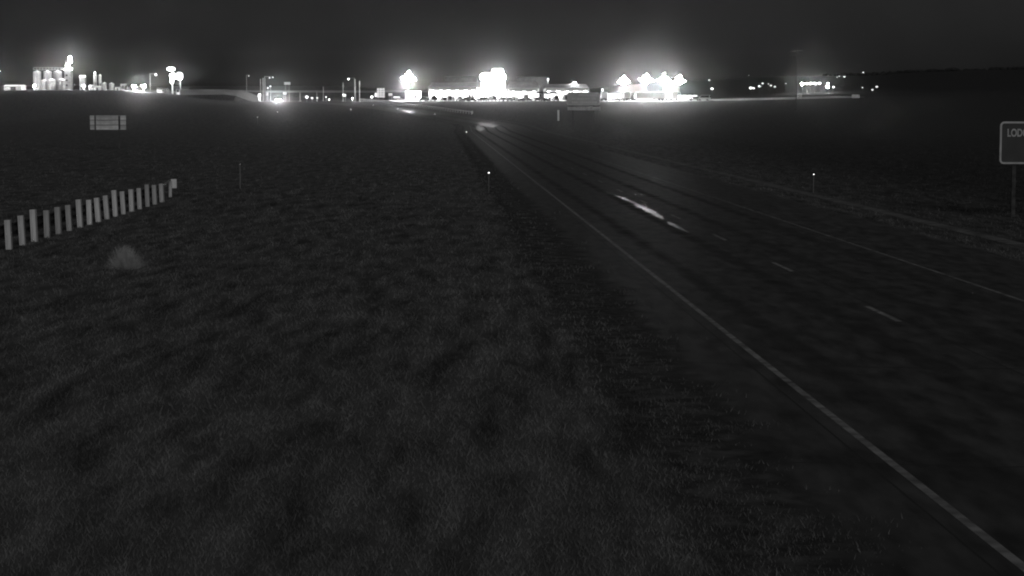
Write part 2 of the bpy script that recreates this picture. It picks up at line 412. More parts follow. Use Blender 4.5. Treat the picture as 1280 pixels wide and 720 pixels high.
P = [(x-b0[0], y-b0[1], hz(x, y)-hz(*b0)) for x, y in [(-14.3, 44)]+rl]
b = MB(); wbeam(b, P, 0.30, 0.42, 0.07, -0.13); b.obj('rail', M['rail'], t)
e = P[-1]; e0 = at(213, 236, rl[-1][1]+5); ex = Vector((e0.x-b0[0], e0.y-b0[1], hz(e0.x, e0.y)-hz(*b0)))
MB().box((ex.x, ex.y, 0.36+ex.z), (0.13, 0.16, 0.75)).obj('end_post', M['wood'], t)
MB().box((ex.x+0.14, ex.y+0.12, 0.62+ex.z), (0.26, 0.05, 0.42), R(8)).obj('end_plate', M['alu'], t)
MB().tube((e[0], e[1], e[2]+0.70), (ex.x, ex.y, ex.z+0.78), 0.04).obj('end_rail', M['galv'], t)

g = [(450, 123.5), (480, 126), (500, 129.2), (520, 131.4), (540, 133.7), (565, 136.8), (590, 140)]
gy = [800, 745, 690, 650, 610, 560, 515]
G = []
for u, v in g:
    for yy in np.arange(380, 900, 2.0):
        q = at(u, v, yy)
        if q.z-hz(q.x, yy) < 0.85: break
    G.append(Vector((q.x, yy, hz(q.x, yy)+0.85)))
t = thing('guard_rail', 'far guard rail catching the light along the outside of the road bend', 'guard rail', (G[-1].x, G[-1].y, hz(G[-1].x, G[-1].y)))
O = t.location.copy(); b = MB(); GS = spline([tuple(p) for p in G], 4.0)
for a, c in zip(GS[:-1], GS[1:]):
    b.tube(Vector(a)-O, Vector(c)-O, 0.17, n=5)
b.obj('rail', M['alu'], t)
L = np.concatenate([[0], np.cumsum(np.linalg.norm(np.diff(GS, axis=0), axis=1))]); pp = None
for s in np.arange(0, L[-1], 6.0):
    q = Vector([np.interp(s, L, GS[:, i]) for i in range(3)])
    if pp is None: pp = o = MB().box((0, 0, 0.0), (0.3, 0.3, 1.0)).obj('post', M['offw'], t)
    else: o = pp.copy(); C.objects.link(o); o.parent = t
    h = 1.0; o.location = q-O+Vector((0, 0, 0.25-h/2)); o.scale = (1, 1, h)
MB().box((0, 0, 0.75), (0.55, 0.12, 0.75)).obj('end_marker', M['white'], t)

# ------------------------------------------------------------------ signs near the road
def quadframe(b, w, h, r, t, y, n=5):
    """rounded rectangular ring in the xz plane"""
    pts = []
    for cx, cz, a0 in ((w/2-r, h/2-r, 0), (-w/2+r, h/2-r, 90), (-w/2+r, -h/2+r, 180), (w/2-r, -h/2+r, 270)):
        for k in range(n+1):
            a = R(a0+90*k/n); pts.append((cx, cz, math.cos(a), math.sin(a)))
    vs = []
    for rr in (r, r-t):
        for yy in (y, y-0.012):
            vs += [(cx+rr*c, yy, cz+rr*s) for cx, cz, c, s in pts]
    m = len(pts); fs = []
    for i in range(m):
        j = (i+1) % m
        fs += [(i, j, m+j, m+i), (m+i, m+j, 3*m+j, 3*m+i), (3*m+i, 3*m+j, 2*m+j, 2*m+i)]
    b.add(vs, fs)
def rplate(b, w, h, r, y0, y1, n=5):
    pts = []
    for cx, cz, a0 in ((w/2-r, h/2-r, 0), (-w/2+r, h/2-r, 90), (-w/2+r, -h/2+r, 180), (w/2-r, -h/2+r, 270)):
        for k in range(n+1):
            a = R(a0+90*k/n); pts.append((cx+r*math.cos(a), cz+r*math.sin(a)))
    m = len(pts)
    b.add([(x, y0, z) for x, z in pts]+[(x, y1, z) for x, z in pts],
          [tuple(range(m)), tuple(range(m, 2*m))[::-1]]+[(i, m+i, m+(i+1) % m, (i+1) % m) for i in range(m)])
def text(s, size, m, parent, loc, name='lettering'):
    cu = bpy.data.curves.new(name, 'FONT'); cu.body = s; cu.size = size; cu.extrude = 0.004; cu.offset = 0.011
    tmp = bpy.data.objects.new('tmp', cu); C.objects.link(tmp)
    dg = bpy.context.evaluated_depsgraph_get(); me = bpy.data.meshes.new_from_object(tmp.evaluated_get(dg))
    bpy.data.objects.remove(tmp); me.materials.clear(); me.materials.append(m); me.name = name
    o = bpy.data.objects.new(name, me); C.objects.link(o); o.parent = parent; o.location = loc; o.rotation_euler = (R(90), 0, 0); o.scale = (0.70, 1, 1)
    return o

Y = 78.0; q = at(1250, 178.5, Y); w, h = 2.75, 53*Y/F; cx = q.x+w/2
t = thing('services_sign', 'dark blue LODGING sign with pale rounded border, cut off at the right', 'road sign', (cx, Y, hz(cx, Y)), R(-2))
zc = q.z-hz(cx, Y); f = MB()
rplate(f, w, h, 0.16, 0.0, 0.05); o = f.obj('sign_face', M['blue'], t); o.location = (0, 0, zc)
f = MB(); quadframe(f, w-0.004, h-0.004, 0.158, 0.07, -0.003); o = f.obj('border', M['border'], t); o.location = (0, 0, zc)
text('LODGING', 0.40, M['border'], t, (-w/2+0.27, -0.008, zc+h/2-0.56))
for sx in (at(1268.5, 200, Y).x-cx, -(at(1268.5, 200, Y).x-cx)):
    MB().box((sx, 0.12, (zc+h/2)/2-0.3), (0.15, 0.12, zc+h/2-0.1+0.5)).obj('post', M['rail'] if False else M['darkw'], t)

Y = 200.0; a, c = at(112, 144, Y), at(158, 162.5, Y); cx = (a.x+c.x)/2; w = c.x-a.x; h = a.z-c.z
t = thing('sign_back', 'weathered sign board of pale metal panels alone in the left field', 'road sign', (cx, Y, hz(cx, Y)))
zb = c.z-hz(cx, Y)
lx = -w/2
for x0, x1, k in ((0.0, 0.14, 1.0), (0.16, 0.79, 0.9), (0.83, 1.0, 1.0)):
    for j in range(3):
        o = MB().box((0, 0, 0), ((x1-x0)*w-0.05, 0.05, h/3-0.05)).obj('panel', M['alu'] if (j != 1 or k < 1) else M['offw'], t, 0.01)
        o.location = (lx+(x0+x1)/2*w, random.uniform(-0.02, 0.02), zb+h*(j+0.5)/3); o.rotation_euler = (random.gauss(0, R(2.5)), 0, 0)
MB().box((0, 0.06, zb+h/2), (w*0.98, 0.05, h*0.96)).obj('backing', M['dark'], t)
for sx in (-0.35, 0.30):
    MB().box((sx*w, -0.06, (zb+h)/2), (0.1, 0.09, zb+h-0.1)).obj('post', M['dark'], t)
for zz in (0.03, 0.97): MB().box((0, -0.05, zb+h*zz), (w*0.66, 0.04, 0.06)).obj('brace', M['galv'], t)

Y = 350.0; a, c = at(709, 115.5, Y), at(749.5, 131.5, Y); cx = (a.x+c.x)/2; w = c.x-a.x; h = a.z-c.z
t = thing('guide_sign', 'wide grey guide sign with blurred lettering in front of the bright services', 'road sign', (cx, Y, hz(cx, Y)))
zc = (a.z+c.z)/2-t.location.z; f = MB(); rplate(f, w, h, 0.35, 0, 0.08); o = f.obj('sign_face', M['signface'], t); o.location = (0, 0, zc)
f = MB(); quadframe(f, w-0.01, h-0.01, 0.34, 0.09, -0.004); o = f.obj('border', M['signtext'], t); o.location = (0, 0, zc)
for r_ in range(3):
    x = -w/2+(0.8 if r_ else 1.9)
    while x < w/2-0.6:
        lw = random.uniform(0.16, 0.3); o = MB().box((0, 0, 0), (lw, 0.02, random.uniform(0.22, 0.36))).obj('letter', M['signtext'], t)
        o.location = (x+lw/2, -0.02, zc+0.62-r_*0.6); x += lw+(0.08 if random.random() < 0.8 else 0.4)
a2, c2 = at(709.5, 133.6, Y), at(750.5, 137.8, Y); z2 = (a2.z+c2.z)/2-t.location.z
MB().box(((a2.x+c2.x)/2-cx, 0.0, z2), (c2.x-a2.x, 0.07, a2.z-c2.z)).obj('lower_panel', M['alu'], t)
for sx in (-0.32, 0.32): MB().box((sx*w, 0.16, zc/2), (0.18, 0.2, zc+h/2+zc*0.0+0.9)).obj('post', M['dark'], t)

Y = 460.0; a = at(698, 138, Y); z = hz(a.x, Y)
t = thing('object_marker', 'short upright white marker panel left of the guide sign', 'marker post', (a.x, Y, z))
MB().box((0, 0, (a.z-z)/2+0.25), (0.42, 0.05, a.z-z-0.35), R(4)).obj('panel', M['white'], t)
MB().box((0, 0.06, 0.3), (0.08, 0.06, 1.0)).obj('stake', M['dark'], t)

# ------------------------------------------------------------------ delineators with round reflectors
def delineator(u, v, Y, r, label, ht=None, post='galv', pw=0.035):
    p = at(u, v, Y); z = hz(p.x, Y); hh = p.z-z
    t = thing('delineator', label, 'delineator', (p.x, Y, z), 0, 'reflector posts beside the roads')
    MB().box((0, 0, hh/2-0.02), (pw, 0.03, hh+0.1)).obj('post', M['dullpost'], t)
    n = (to_sun+(CAM-p).normalized()).normalized()
    b = MB(); r *= 0.6; b.lathe((0, 0, 0), [(r, 0), (r, 0.012), (r*0.97, 0.02)], 12); o = b.obj('reflector', M['mirror'], t)
    o.location = (0, -0.03, hh); o.rotation_euler = n.to_track_quat('Z', 'Y').to_euler()
delineator(611, 216, 100, 0.055, 'slim delineator with bright reflector standing alone in the middle grass')
delineator(1017, 218, 100, 0.04, 'slim delineator on the right verge, left of the LODGING sign')
delineator(300, 205, 105, 0.01, 'dull marker post right of the near guard rail end', pw=0.06)
delineator(583, 165, 254, 0.09, 'delineator in the distance where the left edge line fades out')
delineator(543.5, 142.6, 500, 0.15, 'delineator beside the wet road bend, under the far guard rail')
delineator(497, 136, 569, 0.13, 'delineator just below the far guard rail at the left of the wet bend')
delineator(466.5, 131.5, 626, 0.14, 'delineator below the grid-lit sign box at the forecourt edge')
delineator(438.5, 136.7, 560, 0.18, 'delineator in the dark field below the two bright poles')
delineator(322, 146.5, 440, 0.11, 'delineator in the field to the lower left of the oncoming car')
delineator(347, 140, 520, 0.13, 'delineator in the field straight below the oncoming car')

# ------------------------------------------------------------------ lamps
def high_mast(u, v, Y, I, label, n=8, rad=2.4, r=0.35, grp='high mast floodlights at the services'):
    p = at(u, v, Y); z = hz(p.x, Y); hh = p.z-z
    t = thing('high_mast_lamp', label, 'floodlight mast', (p.x, Y, z), random.random(), grp)
    MB().tube((0, 0, 0), (0, 0, hh+3.8), 0.2, 0.1).obj('pole', M['rail'], t)
    b = MB()
    for k in range(n):
        a = 2*math.pi*k/n; b.tube((0, 0, hh+0.55), (rad*math.cos(a), rad*math.sin(a), hh+0.45), 0.07, n=5)
    b.obj('ring', M['galv'], t)
    for k in range(n):
        a = 2*math.pi*k/n; c = Vector((rad*math.cos(a), rad*math.sin(a), hh+0.1+random.uniform(-0.5, 0.3)))
        hd = MB().lathe(c, [(0.6, -0.05), (0.5, 0.22), (0.2, 0.45)], 10).obj('lamp_head', M['galv'], t)
        MB().lathe(c+Vector((0, 0, -0.3)), [(0.15, -0.25), (0.5, -0.05), (0.55, 0.24)], 10).obj('lens', M['g200'], hd)
    for dz, rr, m in ((random.uniform(1.0, 1.7), rad*0.45, random.randint(2, 4)), (random.uniform(2.2, 3.0), 0.35, 1), (-1.0, rad*0.3, 2)):  # extra tiers of heads added to fill out the lamp's bloom
        for k in range(m):
            a = 2*math.pi*k/m+0.3; c = Vector((rr*math.cos(a), rr*math.sin(a), hh+dz))
            hd = MB().lathe(c, [(0.5, -0.05), (0.45, 0.22), (0.2, 0.45)], 10).obj('lamp_head', M['galv'], t)
            MB().lathe(c+Vector((0, 0, -0.3)), [(0.15, -0.15), (0.4, 0), (0.46, 0.24)], 10).obj('lens', M['g200'], hd)
            MB().tube((0, 0, c.z+0.4), (c.x, c.y, c.z+0.4), 0.05, n=5).obj('arm', M['galv'], t)
    light(t, (0, 0, hh-2.7), I, 0.55)
    return t
high_mast(510.5, 97.5, 896, 6000, 'lone brilliant floodlight mast at the left end of the services', 7, 2.6)
high_mast(779.5, 101.5, 900, 5000, 'leftmost of the tightly grouped floodlight masts right of the guide sign', 6, 2.2)
high_mast(807.5, 99.5, 902, 6500, 'middle and tallest of the grouped floodlight masts right of the guide sign', 7, 2.5)
high_mast(830, 100.5, 896, 6500, 'third of the grouped floodlight masts, where the glare is widest', 7, 2.5)
high_mast(849, 101, 945, 600, 'weakest and rightmost of the grouped floodlight masts', 6, 2.4)

def pole_lamp(u, v, Y, I, label, m='g200', side=1, arm=1.6, hr=0.35, cat='street lamp', name='street_lamp', grp=None, lens=None):
    p = at(u, v, Y); z = hz(p.x, Y); hh = p.z-z; px = -side*arm
    t = thing(name, label, cat, (p.x+px, Y, z), 0, grp)
    MB().tube((0, 0, -0.2), (0, 0, hh+0.5), 0.16, 0.1).obj('pole', M['galv'], t)
    if arm: MB().tube((0, 0, hh+0.45), (-px, -0.1, hh+0.42), 0.07, n=6).obj('arm', M['galv'], t)
    hd = MB().box((-px, -0.15, hh+0.34), (hr*2.0, hr*2.4, 0.22), 0, 0.7).obj('lamp_head', M['galv'], t)
    MB().lathe((-px, -0.15, hh), [(hr*0.5, -hr*0.7), (hr*0.9, -hr*0.3), (hr*0.9, 0.22)], 10).obj('lens', M[m], hd)
    if I: light(t, (-px, -0.15, hh-hr*0.9-0.3), I, 0.25)
    return t
pole_lamp(718, 104, 925, 500, 'bright lamp standing above the right fuel canopy roof', arm=0, hr=0.6)
pole_lamp(685, 99.3, 930, 25, 'small lamp on a tall pole between the two right canopies', 'g40', arm=0, hr=0.3)
pole_lamp(541, 106, 925, 420, 'bright lamp at the left end of the long fuel canopy', arm=0, hr=0.5)
pole_lamp(167.5, 107.5, 890, 520, 'left of two glaring low floodlights between the plant and the pylon sign', arm=0, hr=0.95)
pole_lamp(179.5, 107, 890, 700, 'right of two glaring low floodlights, nearer the pylon sign', arm=0, hr=1.0)
pole_lamp(195, 93.5, 905, 14, 'single arm lamp on a slim pole left of the lit pylon sign', 'g40', 1, 2.6, 0.35)
pole_lamp(-3, 89, 905, 500, 'floodlight at the far left edge of the view', arm=0, hr=0.9)
pole_lamp(43, 107, 905, 130, 'low floodlight at the foot of the leftmost silo', arm=0, hr=0.4)
pole_lamp(104.5, 107.5, 905, 150, 'low floodlight in front of the pale square bin', arm=0, hr=0.4)
pole_lamp(435.7, 99, 880, 16, 'lamp on a long arm left of the two bright poles', 'g40', -1, 2.5, 0.3)
pole_lamp(337, 97.3, 880, 4, 'left of the twin signal lamps above the oncoming car', 'g10', 1, 2.2, 0.3)
pole_lamp(341, 96.8, 884, 4, 'right of the twin signal lamps above the oncoming car', 'g10', 1, 3.4, 0.3)
pole_lamp(334.8, 110, 880, 4, 'lower left signal lamp above the oncoming car', 'g10', 1, 0, 0.32)
pole_lamp(338, 108, 884, 4, 'lower right signal lamp above the oncoming car', 'g10', 1, 0, 0.32)
pole_lamp(753, 112.3, 890, 12, 'small lamp over the white truck right of the guide sign', 'g40', 1, 0, 0.3)
pole_lamp(311, 95, 905, 0, 'dim isolated lamp left of the three upright poles', 'g3', 1, 1.0, 0.3)

# ------------------------------------------------------------------ poles, boxes and small signs by the bend
def plain_pole(u, v0, v1, Y, r, label, m='white'):
    p = at(u, v0, Y); q = at(u, v1, Y); z = min(q.z, hz(p.x, Y))
    t = thing('upright_pole', label, 'pole', (p.x, Y, z), 0, 'pale poles lit beside the bend')
    MB().tube((0, 0, 0), (0, 0, p.z-z), r, r*0.8).obj('shaft', M[m], t)
    MB().lathe((0, 0, p.z-z), [(r*0.8, 0), (r*1.2, 0.1), (r*0.5, 0.3)], 8).obj('cap', M[m], t)
    MB().box((0, 0, 0.15), (r*4, r*4, 0.3)).obj('base', M['offw'], t)
plain_pole(325.6, 99.5, 118, 872, 0.22, 'left of three pale poles standing beside the oncoming car')
plain_pole(328.7, 98.5, 118, 872, 0.22, 'middle of three pale poles standing beside the oncoming car')
plain_pole(331.3, 99, 118, 876, 0.18, 'right and dimmest of three pale poles beside the oncoming car', 'galv')
plain_pole(428.6, 104, 119, 885, 0.18, 'thin pole left of the arm lamp and the two bright poles', 'galv')
plain_pole(443.8, 100, 123, 872, 0.2, 'left of two bright poles in front of the far embankment')
plain_pole(449.3, 102, 124, 872, 0.2, 'right of two bright poles in front of the far embankment')
plain_pole(404, 109, 122, 890, 0.16, 'thin sign pole rising behind the small forecourt lights', 'galv')
plain_pole(396, 114, 122, 890, 0.14, 'shortest thin pole behind the small forecourt lights', 'galv')
plain_pole(375, 116.5, 122, 880, 0.28, 'stubby grey pole right of the oncoming car', 'galv')

def signbox(name, label, cat, u0, u1, v0, v1, Y, face, legs=True, grid=0):
    a, c = at(u0, v0, Y), at(u1, v1, Y); cx = (a.x+c.x)/2; z = hz(cx, Y); w, h = c.x-a.x, a.z-c.z
    t = thing(name, label, cat, (cx, Y, z)); zc = (a.z+c.z)/2-z
    MB().box((0, 0.2, zc), (w, 0.4, h)).obj('cabinet', M['galv'], t, 0.03)
    if grid:
        for i in range(grid):
            for j in range(grid+1):
                MB().box((-w/2+(i+0.5)*w/grid, -0.02, zc-h/2+(j+0.5)*h/(grid+1)), (w/grid*0.8, 0.04, h/(grid+1)*0.78)).obj('panel', M[face], t)
    else: MB().box((0, -0.02, zc), (w*0.92, 0.04, h*0.9)).obj('sign_face', M[face], t)
    if legs and zc-h/2 > 0.15:
        for s in (-0.3, 0.3): MB().box((s*w, 0.2, (zc-h/2)/2-0.1), (0.14, 0.14, zc-h/2+0.2)).obj('leg', M['galv'], t)
    return t
M['litdim'] = glow('lit_face_dim', 0.5); M['litmid'] = glow('lit_face_mid', 1.1); M['litlow'] = glow('lit_face_low', 0.16)
signbox('lit_sign', 'square lit sign of small panels left of the lone mast', 'lit sign', 471, 481, 110, 122, 870, 'litdim', True, 3)
signbox('lit_sign', 'low lit box left of the square panelled sign', 'lit sign', 468.5, 471.5, 116, 121, 872, 'litmid')
signbox('lit_sign', 'dim rectangular sign above and right of the oncoming car', 'lit sign', 355, 363, 102.5, 106, 880, 'litlow')
signbox('lit_sign', 'bright little box sign just right of the oncoming car', 'lit sign', 353.8, 358, 115, 118, 880, 'litmid')
signbox('lit_sign', 'bright little box at the foot of the three pale poles', 'lit sign', 322.7, 325.8, 117.2, 120.8, 868, 'litmid')
light(bpy.data.objects['lit_sign.004'], (0, -1.5, 1.6), 70, 0.2)  # extra point light added ahead of the box to brighten the three poles
signbox('control_cabinet', 'grey cabinet below the lower signal lamps', 'cabinet', 332.5, 335.5, 114.5, 120, 874, 'litlow')
signbox('lit_sign', 'small lit box right of the square panelled sign', 'lit sign', 485.5, 490.5, 116.5, 119.5, 868, 'litdim')
signbox('lit_sign', 'bright low strip sign left of the lit kiosk', 'lit sign', 491.5, 500, 120.5, 122.5, 866, 'litmid')
signbox('lit_sign', 'bright small sign at the foot of the arm lamp pole', 'lit sign', 428, 432.5, 117.7, 120.6, 866, 'litmid')
signbox('field_cabinet', 'pale box standing alone on the crest at the right', 'cabinet', 1065, 1074.5, 118.3, 123.6, 870, 'offw', True)
signbox('crest_sign', 'small dim sign on the crest beside the dark utility pole', 'road sign', 996.8, 1002.5, 117.8, 123.5, 880, 'alu')

def bollard(u, v, Y, label, m='g10', r=0.36, I=0):
    p = at(u, v, Y); z = hz(p.x, Y); h = max(p.z-z, 0.5)
    t = thing('bollard_light', label, 'bollard light', (p.x, Y, z), 0, 'small lights along the forecourt edge')
    MB().tube((0, 0, 0), (0, 0, h-r*0.6), 0.1, 0.08, 6).obj('post', M['galv'], t)
    MB().lathe((0, 0, h), [(r*0.4, -r*0.8), (r, -r*0.3), (r, r*0.4), (r*0.4, r*0.8)], 8).obj('lens', M[m], t)
    if I: light(t, (0, -r*1.6, h), I, 0.2)
bollard(383.5, 121.3, 866, 'first small light right of the oncoming car', 'g10', 0.6, 6)
bollard(390, 122.6, 866, 'faint light second right of the oncoming car', 'g3', 0.5)
bollard(396.5, 122.4, 866, 'light at the foot of the shortest thin pole', 'g10', 0.3)
bollard(407.5, 121.3, 866, 'light just right of the thin sign pole', 'g10', 0.3)
bollard(411.5, 124.4, 864, 'lowest light of the forecourt row left of the arm lamp', 'g10', 0.33, 4)
bollard(440.5, 122.8, 866, 'light between the arm lamp and the left bright pole', 'g10', 0.33, 90)
bollard(464.8, 121.2, 866, 'light left of the square panelled sign', 'g10', 0.55, 6)

# utility pole on the crest
Y = 640; p = at(996, 61, Y); z = hz(p.x, Y)
t = thing('utility_pole', 'tall dark utility pole with two crossarms against the right sky', 'utility pole', (p.x, Y, z))
MB().tube((0, 0, -0.5), (0, 0, p.z-z), 0.16, 0.1).obj('pole', M['dark'], t)
for k in (0.7, 1.9):
    o = MB().box((0, -0.2, p.z-z-k), (3.6, 0.14, 0.18)).obj('crossarm', M['darkw'], t)
    for s in (-1.6, -0.8, 0.8, 1.6): MB().lathe((s, -0.2, p.z-z-k+0.09), [(0.05, 0), (0.09, 0.1), (0.03, 0.22)], 6).obj('insulator', M['dark'], o)

# ------------------------------------------------------------------ vehicles
def vehicle(kind, name, paint, label, lights=False):
    t = thing(name, label, {'sedan': 'car', 'suv': 'car', 'pickup': 'pickup truck', 'van': 'van'}[kind], (0, 0, 0), 0, 'vehicles at the services')
    P = dict(
        sedan=([(-2.3, .35), (-2.35, .75), (-1.9, .95), (1.0, .95), (2.1, .82), (2.3, .6), (2.25, .3)], [(-1.75, .93), (-1.1, 1.42), (0.3, 1.42), (1.05, .93)], 1.8),
        suv=([(-2.3, .4), (-2.35, 1.0), (-2.2, 1.12), (1.1, 1.12), (2.2, 1.02), (2.35, .7), (2.3, .38)], [(-2.15, 1.1), (-1.95, 1.78), (0.4, 1.78), (1.1, 1.1)], 1.9),
        pickup=([(-2.8, .5), (-2.85, 1.1), (1.3, 1.15), (2.55, 1.1), (2.7, .8), (2.65, .45)], [(-0.7, 1.1), (-0.55, 1.85), (0.75, 1.85), (1.4, 1.13)], 1.95),
        van=([(-2.7, .4), (-2.75, 1.2), (1.9, 1.2), (2.6, 1.05), (2.7, .6), (2.65, .38)], [(-2.7, 1.18), (-2.65, 2.35), (1.0, 2.35), (1.9, 1.18)], 1.95))[kind]
    body, cab, w = P
    MB().prism(body, w).obj('body', M[paint], t, 0.05)
    MB().prism(cab, w*0.97, top=0.82).obj('cabin', M[paint], t, 0.04)
    cy = [c[0] for c in cab]; cz0, cz1 = cab[0][1], cab[1][1]; hm = (cz1-cz0)
    b = MB()
    for s in (-1, 1):
        xo = s*(w*0.97/2)*0.99
        b.add([(xo, cy[0]+.25, cz0+.08), (xo, cy[3]-.2, cz0+.08), (xo*0.86, cy[2]-.05, cz1-.08), (xo*0.86, cy[1]+.1, cz1-.08)], [(0, 1, 2, 3)])
    b.obj('side_window', M['glass'], t)
    for name2, y0, y1, d in (('windscreen', cy[3], cy[2], .02), ('rear_window', cy[0], cy[1], -.02)):
        k = w*0.42
        MB().add([(-k, y0+(y1-y0)*.15+d, cz0+hm*.15), (k, y0+(y1-y0)*.15+d, cz0+hm*.15), (k*.86, y0+(y1-y0)*.9+d, cz0+hm*.9), (-k*.86, y0+(y1-y0)*.9+d, cz0+hm*.9)], [(0, 1, 2, 3)]).obj(name2, M['glass'], t)
    yl = body[-1][0]
    for sx in (-1, 1):
        for yy in (-0.62*abs(body[0][0]), 0.62*yl):
            MB().tube((sx*(w/2-.22), yy, .36), (sx*(w/2+.01), yy, .36), .36, n=12).obj('wheel', M['tyre'], t)
        hl = MB().box((sx*w*.36, yl+.03, body[-2][1]+.05), (.34, .1, .2)).obj('headlight', M['g200'] if lights else M['offw'], t)
        MB().box((sx*w*.40, body[0][0]-.03, .8), (.2, .1, .25)).obj('tail_light', M['dark'], t)
    return t
def on_lot(u, Y): 
    x = at(u, 120, Y).x; return (x, Y, hz(x, Y)+0.11)
protos = {}
def park(kind, name, paint, u, Y, rz, label):
    k = (kind, paint)
    if k in protos: return copy_tree(protos[k], on_lot(u, Y), rz, label)
    t = protos[k] = vehicle(kind, name, paint, label); t.location = on_lot(u, Y); t.rotation_euler = (0, 0, rz); return t
D = math.pi
for a in [
    ('van', 'parked_van', 'carA', 541, 880, 0.2, 'dark van under the left end of the long fuel canopy'),
    ('suv', 'parked_car', 'carA', 554, 878, 0.3, 'black tall car second from the left under the long canopy'),
    ('van', 'parked_van', 'carB', 564, 876, -0.2, 'grey van near the middle of the long fuel canopy'),
    ('pickup', 'pickup_truck', 'carA', 575, 882, 0.4, 'black pickup right of the grey van under the long canopy'),
    ('suv', 'parked_car', 'carC', 582.5, 876, 1.0, 'silver car parked at a slant under the long canopy'),
    ('sedan', 'parked_car', 'carB', 590, 876, 1.4, 'low grey car between the silver car and the tall lit sign'),
    ('suv', 'parked_car', 'carB', 603, 876, 0.9, 'grey tall car in front of the tall lit sign, left side'),
    ('van', 'parked_van', 'carB', 615, 877, 0.5, 'grey van parked straight in front of the tall lit sign'),
    ('pickup', 'pickup_truck', 'carB', 629, 876, 0.6, 'grey pickup at the right foot of the tall lit sign'),
    ('suv', 'parked_car', 'carA', 637, 876, 0.2, 'black tall car at the left end of the middle canopy'),
    ('pickup', 'pickup_truck', 'carA', 644, 878, -0.3, 'black pickup next to the black tall car at the middle canopy'),
    ('sedan', 'parked_car', 'carA', 651.5, 876, 0.2, 'black low car under the middle canopy'),
    ('sedan', 'parked_car', 'carA', 662, 876, 0.0, 'black low car alone on the brightest patch of the forecourt'),
    ('suv', 'parked_car', 'carA', 671.5, 878, 0.1, 'black tall car at the left end of the dark flat canopy'),
    ('sedan', 'parked_car', 'carB', 680.5, 876, 0.4, 'low grey car beside the column of the dark flat canopy'),
    ('van', 'parked_van', 'carB', 695, 877, 0.1, 'grey van right of the dark flat canopy'),
    ('suv', 'parked_car', 'carB', 529, 880, 1.2, 'grey tall car right of the lit kiosk'),
    ('suv', 'parked_car', 'carC', 868, 885, 1.5, 'silver car at the right end of the services lot'),
    ('van', 'parked_van', 'carD', 880, 884, 1.2, 'white van farthest right on the services lot'),
    ('sedan', 'parked_car', 'carC', 770, 884, 1.5, 'low silver car below the leftmost grouped mast'),
]: park(*a)
# oncoming car with its headlights on
cx, cy = at(347.5, 120, 866).x, 866
t = vehicle('suv', 'oncoming_car', 'carC', 'oncoming car with dazzling headlights on the far bend', True)
t['group'] = ''; del t['group']
t.location = (cx, cy, hz(cx, cy)+0.15); d = Vector((-cx, -cy, 0)).normalized(); t.rotation_euler = (0, 0, math.atan2(-d.x, d.y))
for s in (-0.65, 0.65): light(t, (s, 2.55, 0.85), 1300, 0.3, 'headlight_beam', R(100), (0, 1, -0.02))

def truck(u, Y, rz, label, trailer='carD', tractor='carB'):
    x, y, z = on_lot(u, Y)
    t = thing('semi_truck', label, 'truck', (x, y, z), rz, 'trucks at the services')
    MB().box((0, -4.5, 2.45), (2.5, 12.5, 2.75)).obj('trailer', M[trailer], t, 0.05)
    MB().prism([(2.4, .6), (2.4, 3.5), (3.2, 3.8), (4.2, 3.3), (4.5, 2.0), (6.3, 1.7), (6.4, .6)], 2.4, top=0.92).obj('cab', M[tractor], t, 0.05)
    MB().add([(-1.0, 4.31, 3.05), (1.0, 4.31, 3.05), (1.1, 4.52, 2.15), (-1.1, 4.52, 2.15)], [(0, 1, 2, 3)]).obj('windscreen', M['glass'], t)
    MB().box((0, -3.5, 0.9), (1.0, 13, 0.2)).obj('chassis', M['dark'], t)
    for yy in (-9.5, -8.3, 2.2, 3.3, 5.5):
        for sx in (-1, 1): MB().tube((sx*0.95, yy, .5), (sx*1.22, yy, .5), .5, n=12).obj('wheel', M['tyre'], t)
    for sx in (-1, 1): MB().box((sx*.85, 6.42, 1.1), (.4, .1, .25)).obj('headlight', M['offw'], t)
truck(754.5, 893, 0.0, 'white trailer truck seen end on, right beside the guide sign')
truck(781, 897, 0.05, 'white trailer truck seen end on under the leftmost grouped mast')
truck(800, 892, 1.57, 'white trailer truck side on below the middle grouped mast', 'carC', 'carA')
truck(822, 906, 0.1, 'white trailer truck seen end on under the third grouped mast')
truck(838, 905, 0.1, 'grey trailer truck seen end on between the third and weakest masts', 'carC')

# ------------------------------------------------------------------ service buildings
def canopy(u0, u1, vt, Y, depth, label, ncol=3, thick=1.5, lit=True, face='white'):
    a, c = at(u0, vt, Y), at(u1, vt, Y); cx = (a.x+c.x)/2; w = c.x-a.x; z = hz(cx, Y+depth/2)+0.1; zt = a.z-z
    t = thing('fuel_canopy', label, 'fuel canopy', (cx, Y+depth/2, z)); hd = depth/2
    r = MB().box((0, 0, zt-thick/2), (w, depth, thick)).obj('roof', M[face], t, 0.05)
    MB().box((0, -hd-0.06, zt-thick/2), (w+0.1, 0.1, thick*0.8)).obj('fascia', M[face], t)
    for k in range(ncol):
        x = -w/2+w*(k+0.5)/ncol
        for y in (-hd*0.5, hd*0.5): MB().box((x, y, (zt-thick)/2), (0.45, 0.45, zt-thick)).obj('column', M['offw'], t)
        for yp in (-hd*0.5,):
            dsp = MB().box((x+1.0, yp, 0.95), (0.9, 0.6, 1.6)).obj('dispenser', M['carB'], t, 0.05)
            MB().box((x+1.0, yp-0.32, 1.3), (0.6, 0.04, 0.4)).obj('screen', M['glass'], dsp)
    if lit:
        for x in np.linspace(-w/2+1.5, w/2-1.5, max(3, int(w/3.2))):
            for y in (-hd*0.7, hd*0.1, hd*0.75):
                MB().box((x, y, zt-thick-0.04), (1.1, 1.1, 0.06)).obj('light_panel', M['panel'], t)
    return t
